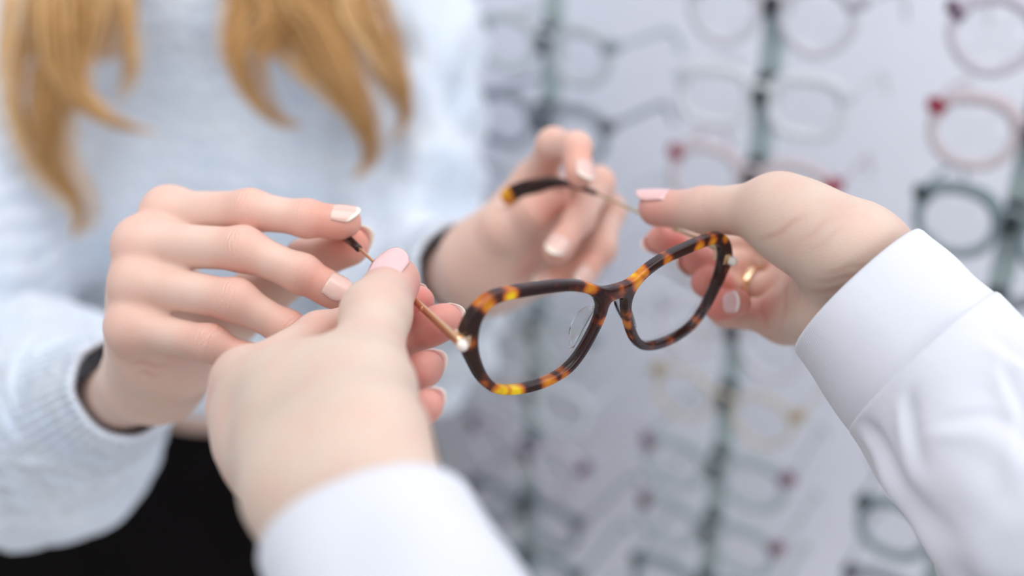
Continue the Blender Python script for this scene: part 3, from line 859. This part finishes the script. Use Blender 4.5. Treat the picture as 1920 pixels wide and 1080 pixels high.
for c0, c1, ra, rb in [(CUFA0, CUFA1, .0285, .042), (CUFD0, CUFD1, .031, .043)]:
    d = unit(c1 - c0); uu = unit(np.cross(d, [0, 0, 1])); vv = np.cross(d, uu)
    V_, f = loft([c0, (c0 + c1) / 2, c1], [uu * ra, uu * (ra + rb) / 2, uu * rb], [vv * ra, vv * (ra + rb) / 2, vv * rb], n=276, m=40, wr=rib, thick=.0022)
    obj('cuff', V_, f, RIBM, sweater)

TROU = simple('black_cloth', lin(13, 10, 12), .95, 0, .1, noise=.25, nscale=30, bump=.3, bscale=300)
Ft = Field((-.66, .80, -.01), (.0, 1.18, 1.03), .009)
add_seg(Ft, (-.31, .99, .86), (-.275, .988, 1.0), .118, .098, .03, (.53, 1, 1))
add_seg(Ft, (-.33, .99, .80), (-.32, .99, .92), .118, .116, .03, (.5, 1, 1))
for sx_ in (-1, 1):
    add_seg(Ft, (-.26 + sx_ * .085, .99, .86), (-.26 + sx_ * .095, .99, .48), .088, .062, .04)
    add_seg(Ft, (-.26 + sx_ * .095, .99, .48), (-.26 + sx_ * .10, 1.0, .02), .062, .05, .03)
sl, G = Ft.sub(Ft.lo, Ft.lo + Ft.n * Ft.h)
Ft.D = np.maximum(np.maximum(Ft.D, G[2] - .999), .002 - G[2]).astype(np.float32)
tv, tq = surface(Ft, 2); tn = vnormals(tv, tq)
tv = tv + tn * (.003 * waves(tv, .12, 41))[:, None]
trousers = obj('trousers', tv, tq, TROU, customer)
wbp = [(-.26 + .163 * math.cos(t), .988 - .106 * math.sin(t), .985) for t in np.linspace(0, 2 * math.pi, 60)]
v, f = tube(wbp, [(.0025, .014)] * 60, 8, False, (0, 0, 1)); obj('waistband', v, f, TROU, trousers)
fly = smooth_path([(-.255, .872, .975), (-.254, .869, .93), (-.25, .873, .88)], 12)
v, f = tube(fly, [(.006, .002)] * 12, 6, True, (0, 1, 0)); obj('fly', v, f, TROU, trousers)

def hair_mat():
    mt, nt, b = new_mat('blond_hair')
    at = nd(nt, 'ShaderNodeAttribute', attribute_name='tone')
    cr = nd(nt, 'ShaderNodeValToRGB'); e = cr.color_ramp.elements
    e[0].color = lin(172, 124, 72); e[1].color = lin(248, 216, 164); q = e.new(.5); q.color = lin(222, 174, 112)
    nt.links.new(at.outputs['Fac'], cr.inputs['Fac']); nt.links.new(cr.outputs['Color'], b.inputs['Base Color'])
    b.inputs['Roughness'].default_value = .38; b.inputs['Specular IOR Level'].default_value = .5
    return mt
HAIR = hair_mat()

def hair_lock(path, width, n, seed, curl=.008, label=None):
    """path: photo points (px, py, world y); width along the lock (m)"""
    r = np.random.default_rng(seed)
    base = smooth_path([CY(*p) for p in path], 26)
    wd = np.interp(np.linspace(0, 1, 26), np.linspace(0, 1, len(width)), width)
    T = np.gradient(base, axis=0); vs, fs, tone = [], [], []; o = 0
    cen = [r.normal(size=2) * [.62, .3] for _ in range(7)]; cph = r.uniform(0, 6.28, 7)
    for i in range(n):
        cl = cen[i % len(cen)]; a, b = cl + r.normal(size=2) * [.22, .16]; ph = cph[i % 7] + r.normal() * .5; tn = np.clip(.5 + .3 * math.sin(cph[i % 7] * 7) + r.normal() * .15, 0, 1)
        s = np.linspace(0, 1, 26); L = r.uniform(.7, 1.0)
        P = base.copy()
        P = np.stack([np.interp(s * L, s, base[:, k]) for k in range(3)], 1)
        side = np.cross(T, [0, 1, 0]); side /= np.linalg.norm(side, axis=1, keepdims=True) + 1e-9
        P = P + side * (wd * a + curl * np.sin(s * 5 + ph) * s * (1 - s ** 2) * 1.7)[:, None] + np.array([0, 1.0, 0]) * (wd * b + .3 * curl * np.cos(s * 6 + ph))[:, None]
        v, f = tube(P, np.linspace(1, .15, 26) * r.uniform(.0005, .0010), 4, False)
        vs.append(np.array(v)); fs.append(np.array(f) + o); o += len(v); tone.append(np.full(len(v), tn))
    ob = obj('hair_lock', np.concatenate(vs), np.concatenate(fs), HAIR, customer, attrs=dict(tone=np.concatenate(tone)))
    if label: ob['label'] = label
Y0 = .835
locks = [
    ([(150, -160, Y0 + .05), (105, 20, Y0), (70, 170, Y0 - .02), (85, 300, Y0 - .02), (150, 390, Y0 - .02), (135, 450, Y0 - .02)], [.030, .030, .027, .021, .012, .002], 260, 'long blond lock hanging down to the wrist'),
    ([(110, -160, Y0 + .05), (110, 0, Y0 - .015), (120, 110, Y0 - .025), (155, 180, Y0 - .03), (215, 225, Y0 - .03), (300, 250, Y0 - .03)], [.026, .026, .022, .012, .005, .001], 170, 'blond lock curling across the chest'),
    ([(200, -160, Y0 + .05), (225, -20, Y0), (246, 80, Y0 - .015), (240, 150, Y0 - .015), (205, 195, Y0 - .01)], [.010, .009, .007, .005, .003], 45, 'thin blond wisp'),
    ([(180, -140, Y0 + .05), (185, -10, Y0 + .01), (190, 70, Y0), (160, 105, Y0)], [.03, .024, .016, .008], 90, None),
    ([(460, -160, Y0 + .05), (470, 0, Y0), (440, 90, Y0 - .02), (465, 170, Y0 - .025), (520, 225, Y0 - .02), (570, 235, Y0 - .02)], [.022, .022, .017, .011, .005, .001], 130, 'blond lock hooked inward over the chest'),
    ([(520, -160, Y0 + .05), (530, 0, Y0), (570, 60, Y0 - .015), (620, 140, Y0 - .03), (670, 220, Y0 - .03), (690, 290, Y0 - .02), (660, 335, Y0 - .02)], [.034, .032, .026, .020, .014, .008, .002], 300, 'thick blond lock'),
    ([(640, -160, Y0 + .05), (650, 0, Y0), (700, 80, Y0 - .01), (745, 160, Y0 - .01), (758, 220, Y0 - .005), (730, 275, Y0)], [.026, .024, .016, .008, .005, .001], 150, 'outer blond lock'),
    ([(500, -160, Y0 + .05), (490, -30, Y0 + .005), (480, 60, Y0), (490, 120, Y0)], [.03, .028, .014, .006], 80, None),
    ([(600, -160, Y0 + .05), (610, -10, Y0 + .01), (640, 110, Y0), (690, 210, Y0)], [.034, .03, .02, .006], 120, None),
]
for i, (p, wd_, n_, lb) in enumerate(locks): hair_lock(p, wd_, n_, 50 + i, label=lb)

# ------------------------------------------------------------------ the tortoiseshell glasses in the middle
EX = V(.7838, .2075, .5853); EY = V(.0765, .8902, -.4487); EZ = -V(-.6224, .3939, .6764)   # EZ faces us
EX = unit(EX); EY = unit(EY - EX * (EX @ EY)); EZ = np.cross(EX, EY)
GO = C(1154.9, 558.5, .4236)
WRAP = math.radians(4.1)
def GL(x, y, z=0.0):
    """glasses coordinates (metres) -> room, each half swept back by the wrap"""
    return GO + EX * x * math.cos(WRAP) - EZ * (abs(x) * math.sin(WRAP)) + EY * y + EZ * z
OUT = [(-68.8, -1.5), (-67.8, 3.5), (-65.2, 8.5), (-61.2, 12.3), (-56, 14.2), (-48, 14.4), (-38, 13.7), (-29, 12.9), (-21.5, 11.6), (-14.5, 9.4), (-9, 6.2), (-5.6, 2.4), (-4.2, -2.5), (-5.2, -7.5), (-7.4, -12.5), (-10.2, -18), (-13.5, -22.8), (-18.0, -27), (-24.5, -29.6), (-32, -30.8), (-40, -30.6), (-47, -29.2), (-52.5, -27), (-57, -23.2), (-60.5, -18.8), (-63.5, -13.5), (-66.5, -7.8)]
INN = [(-61.5, -2.0), (-61.0, 3.0), (-59.3, 6.6), (-56.5, 9.0), (-52.5, 9.9), (-47, 9.9), (-38, 9.4), (-29, 8.7), (-22, 7.6), (-16, 5.6), (-11.8, 3.0), (-9.2, -.2), (-8.4, -4), (-9.4, -8.5), (-11.5, -13.2), (-14.2, -18), (-17.4, -22), (-21.5, -25), (-27, -26.8), (-33, -27.5), (-40, -27.3), (-46, -26.1), (-50.5, -24.2), (-54, -21), (-56.7, -17.2), (-59, -12.5), (-60.8, -7.2)]
def closed(P, n=6):
    P = np.array(P, float); N = len(P); out = []
    for i in range(N):
        a, b, c, d = P[i - 1], P[i], P[(i + 1) % N], P[(i + 2) % N]
        for t in np.arange(n) / n:
            out.append(.5 * ((2 * b) + (-a + c) * t + (2 * a - 5 * b + 4 * c - d) * t * t + (-a + 3 * b - 3 * c + d) * t ** 3))
    return np.array(out) / 1000
OUTc, INNc = closed(OUT), closed(INN)
def sdpoly(X, Y, P):
    d = np.full(X.shape, 1e9); ins = np.zeros(X.shape, bool)
    for i in range(len(P)):
        a, b = P[i - 1], P[i]; e = b - a
        wx, wy = X - a[0], Y - a[1]; t = np.clip((wx * e[0] + wy * e[1]) / (e @ e + 1e-18), 0, 1)
        d = np.minimum(d, (wx - e[0] * t) ** 2 + (wy - e[1] * t) ** 2)
        cnd = (a[1] > Y) != (b[1] > Y)
        ins ^= cnd & (X < (b[0] - a[0]) * (Y - a[1]) / (b[1] - a[1] + 1e-18) + a[0])
    d = np.sqrt(d); return np.where(ins, -d, d)
hg = .00045
FG = Field((-.0725, -.0345, -.0062), (.0725, .0185, .0045), hg)
gx = FG.lo[0] + hg * np.arange(FG.n[0]); gy = FG.lo[1] + hg * np.arange(FG.n[1]); gz = FG.lo[2] + hg * np.arange(FG.n[2])
X2, Y2 = np.meshgrid(-np.abs(gx), gy, indexing='ij')
dout, dinn = sdpoly(X2, Y2, OUTc), sdpoly(X2, Y2, INNc)
d2 = np.maximum(dout, -dinn)
# bridge: arched saddle between the rims
bx = np.abs(X2); arch = .0010 + .0012 * np.cos(np.clip(bx / .010, 0, 1) * math.pi / 2) - .0
bd = np.maximum(bx - .0085, np.abs(Y2 - arch - .0004) - (.0028 + .12 * np.clip(bx - .002, 0, .01)))
d2 = smin(d2, bd, .0035)
d2 = np.maximum(d2, -dinn)
r_ = .0010; tz = .0021
wz = np.abs(gz[None, None, :] - 0.0) - tz
A_ = (d2 + r_)[:, :, None]; B_ = wz + r_
D3 = np.sqrt(np.maximum(A_, 0) ** 2 + np.maximum(B_, 0) ** 2) + np.minimum(np.maximum(A_, B_), 0) - r_
# groove line along the inner edge of the rim
FG.D = D3.astype(np.float32)
gv, gq = surface(FG, 2)
AMB = [(-59, 9.5, .75, 3.6), (-63, 12, .45, 3), (-50, 11.5, .8, 3.2), (-14, 8.0, .62, 4.5), (-65, -3.0, .42, 3.5), (-50, -27, 1.0, 5.2), (-44, -29, 1.0, 4.5), (-58, -22, .55, 4), (-28, -29, .75, 4.5), (-21, -27.5, .6, 4), (-6.5, -8, .5, 3.2), (0, 2, .36, 7),
       (9.5, 4.5, .85, 4.2), (13, 8.0, .7, 3.2), (7, -8, .4, 3), (25, 10, .7, 3.2), (28, 8.6, .55, 2.6), (44, 10.5, .7, 3.6), (52, 11.5, .7, 3.2), (61, 11.5, .7, 3.2), (6.5, -14, .7, 3.4), (10, -20, .45, 3), (58, -20, .5, 3.6), (53, -26, .5, 4), (36, -30, .55, 4.2), (24, -29, .3, 4), (67, -6, .3, 3.5), (48, -28, .35, 3)]
am = np.zeros(len(gv))
for x, y, a, s_ in AMB: am = np.maximum(am, a * np.exp(-(((gv[:, 0] * 1000 - x) ** 2 + (gv[:, 1] * 1000 - y) ** 2) / s_ ** 2) ** 1.3))
am = np.clip(am, 0, 1)
gw = GO + np.outer(gv[:, 0] * math.cos(WRAP), EX) - np.outer(np.sqrt(gv[:, 0] ** 2 + .006 ** 2) * math.sin(WRAP), EZ) + np.outer(gv[:, 1], EY) + np.outer(gv[:, 2], EZ)
specs = empty('eyeglasses', GO)
setp(specs, 'tortoiseshell eyeglasses with thin gold temples held open by four hands', 'eyeglasses')
obj('frame_front', gw, gq, TORT, specs, attrs=dict(amber=am))
for sd in (-1, 1):
    n = len(INNc); vs = []
    for z, k in ((.0004, 1.01), (-.0010, 1.01)):
        c = INNc.mean(0)
        for q in INNc:
            p = c + (q - c) * k; vs.append(GL(-sd * p[0] * 1.0, p[1], z) if sd > 0 else GL(p[0], p[1], z))
    fs = [tuple(range(n)), tuple(range(2 * n - 1, n - 1, -1))] + [(k, n + k, n + (k + 1) % n, (k + 1) % n) for k in range(n)]
    obj('lens', vs, fs, LENS, specs, smooth=False)
# nose pads: clear wings behind the inner rims
for sd in (-1, 1):
    pts = smooth_path([(-.0068 * 1, -.0035), (-.0095, -.008), (-.0125, -.0135), (-.0150, -.0185)], 14)
    vs = []; n = 14
    for i, (x, y) in enumerate(pts):
        hgt = .0072 * math.sin(math.pi * (.12 + .80 * i / 13)) ** .7
        for a, z in ((0, -.0018), (.25, -.0018 - hgt * .6), (.42, -.0018 - hgt), (.0, -.0018 - hgt * .95), (-.55, -.0018 - hgt * .5), (-.6, -.0018)):
            vs.append(GL(sd * -(x + .0028 * a - .0006), y, z))
    fs = [(i * 6 + k, i * 6 + (k + 1) % 6, (i + 1) * 6 + (k + 1) % 6, (i + 1) * 6 + k) for i in range(n - 1) for k in range(6)] + [tuple(range(5, -1, -1)), tuple((n - 1) * 6 + k for k in range(6))]
    obj('nose_pad', vs, fs, CLEARPAD, specs)
def temple(sd, pts_metal, pts_tip, mat, tipmat, tipw, beads):
    P = smooth_path(pts_metal, 40); s = np.linspace(0, 1, 40)
    wv = np.interp(s, [0, .12, .40, .48, 1], [.0019, .0019, .0015, .0008, .0007]); wh = np.interp(s, [0, .12, .40, .48, 1], [.0011, .0010, .0009, .0007, .0006])
    v, f = tube(P, np.stack([wh, wv], 1), 12, True, EY)
    t = obj('temple', v, f, mat, specs)
    for b in beads:
        c = P[int(b * 39)]
        bp = [c + unit(P[1] - P[0]) * x for x in np.linspace(-.0014, .0014, 9)]
        v, f = tube(bp, [.0014 * math.sqrt(max(.02, 1 - (x / 4.2) ** 2)) for x in range(-4, 5)], 12); obj('bead', v, f, mat, t)
    Q = smooth_path(pts_tip, 30)
    tw = np.interp(np.linspace(0, 1, 30), np.linspace(0, 1, len(tipw)), tipw)
    v, f = tube(Q, np.stack([np.full(30, .0015), tw], 1), 12, True, EY)
    amt = np.clip(.75 * (np.linspace(0, 1, 30) > .80), 0, 1)
    obj('temple_tip', v, f, tipmat, t, attrs=dict(amber=np.repeat(amt, 12)))
    # hinge block and pearl rivet
    a = P[0]; d = unit(P[1] - P[0])
    v, f = box(a + d * .003 - EX * sd * .0022, .0030, .0042, .0060, EX, EY, -EZ); obj('hinge', v, f, GOLD, t, smooth=False)
    rv = []
    return t
lp0 = C(864, 644, .383); lp1 = C(655, 450, .457)
rp0 = C(1368, 487, .463); rp1 = C(1110, 359, .542)
temple(-1, [lp0, lp0 + (lp1 - lp0) * .35, lp0 + (lp1 - lp0) * .7 + V(0, .0004, 0), lp1 + (lp1 - lp0) * .03],
       [lp1 - (lp1 - lp0) * .10, lp1, C(600, 408, .492), C(545, 402, .52), C(500, 420, .545)], GOLD, TORT, [.0014, .0018, .0022, .0035, .0045, .002], [.30])
temple(1, [rp0, C(1340, 462, .470), C(1230, 413, .503), rp1],
       [rp1 - (rp1 - rp0) * .03, C(1078, 348, .552), C(1040, 341, .557), C(1000, 350, .560), C(965, 364, .563), C(944, 374, .566)], PALE_GOLD, TORT, [.0012, .0016, .0022, .0034, .0050, .0052, .0030], [.57, .66])
for sd, p in ((-1, lp0), (1, rp0)):
    th_ = np.linspace(0, math.pi / 2, 6); prof = [(.0020 * math.cos(t), .0016 * math.sin(t)) for t in th_]
    nrm = unit(EX * sd * .55 + EZ * .8); e1 = unit(np.cross(nrm, EY)); e2 = np.cross(nrm, e1); vs = []; n = 16
    cc = p + nrm * .0012 + EZ * .0008
    for r_, z_ in [(.0020, -.0022)] + prof:
        for k in range(n): vs.append(cc + nrm * z_ + (e1 * math.cos(2 * math.pi * k / n) + e2 * math.sin(2 * math.pi * k / n)) * max(r_, .0001))
    fs = [(i * n + k, i * n + (k + 1) % n, (i + 1) * n + (k + 1) % n, (i + 1) * n + k) for i in range(6) for k in range(n)] + [tuple(range(n - 1, -1, -1))]
    obj('rivet', vs, fs, PEARL, specs)
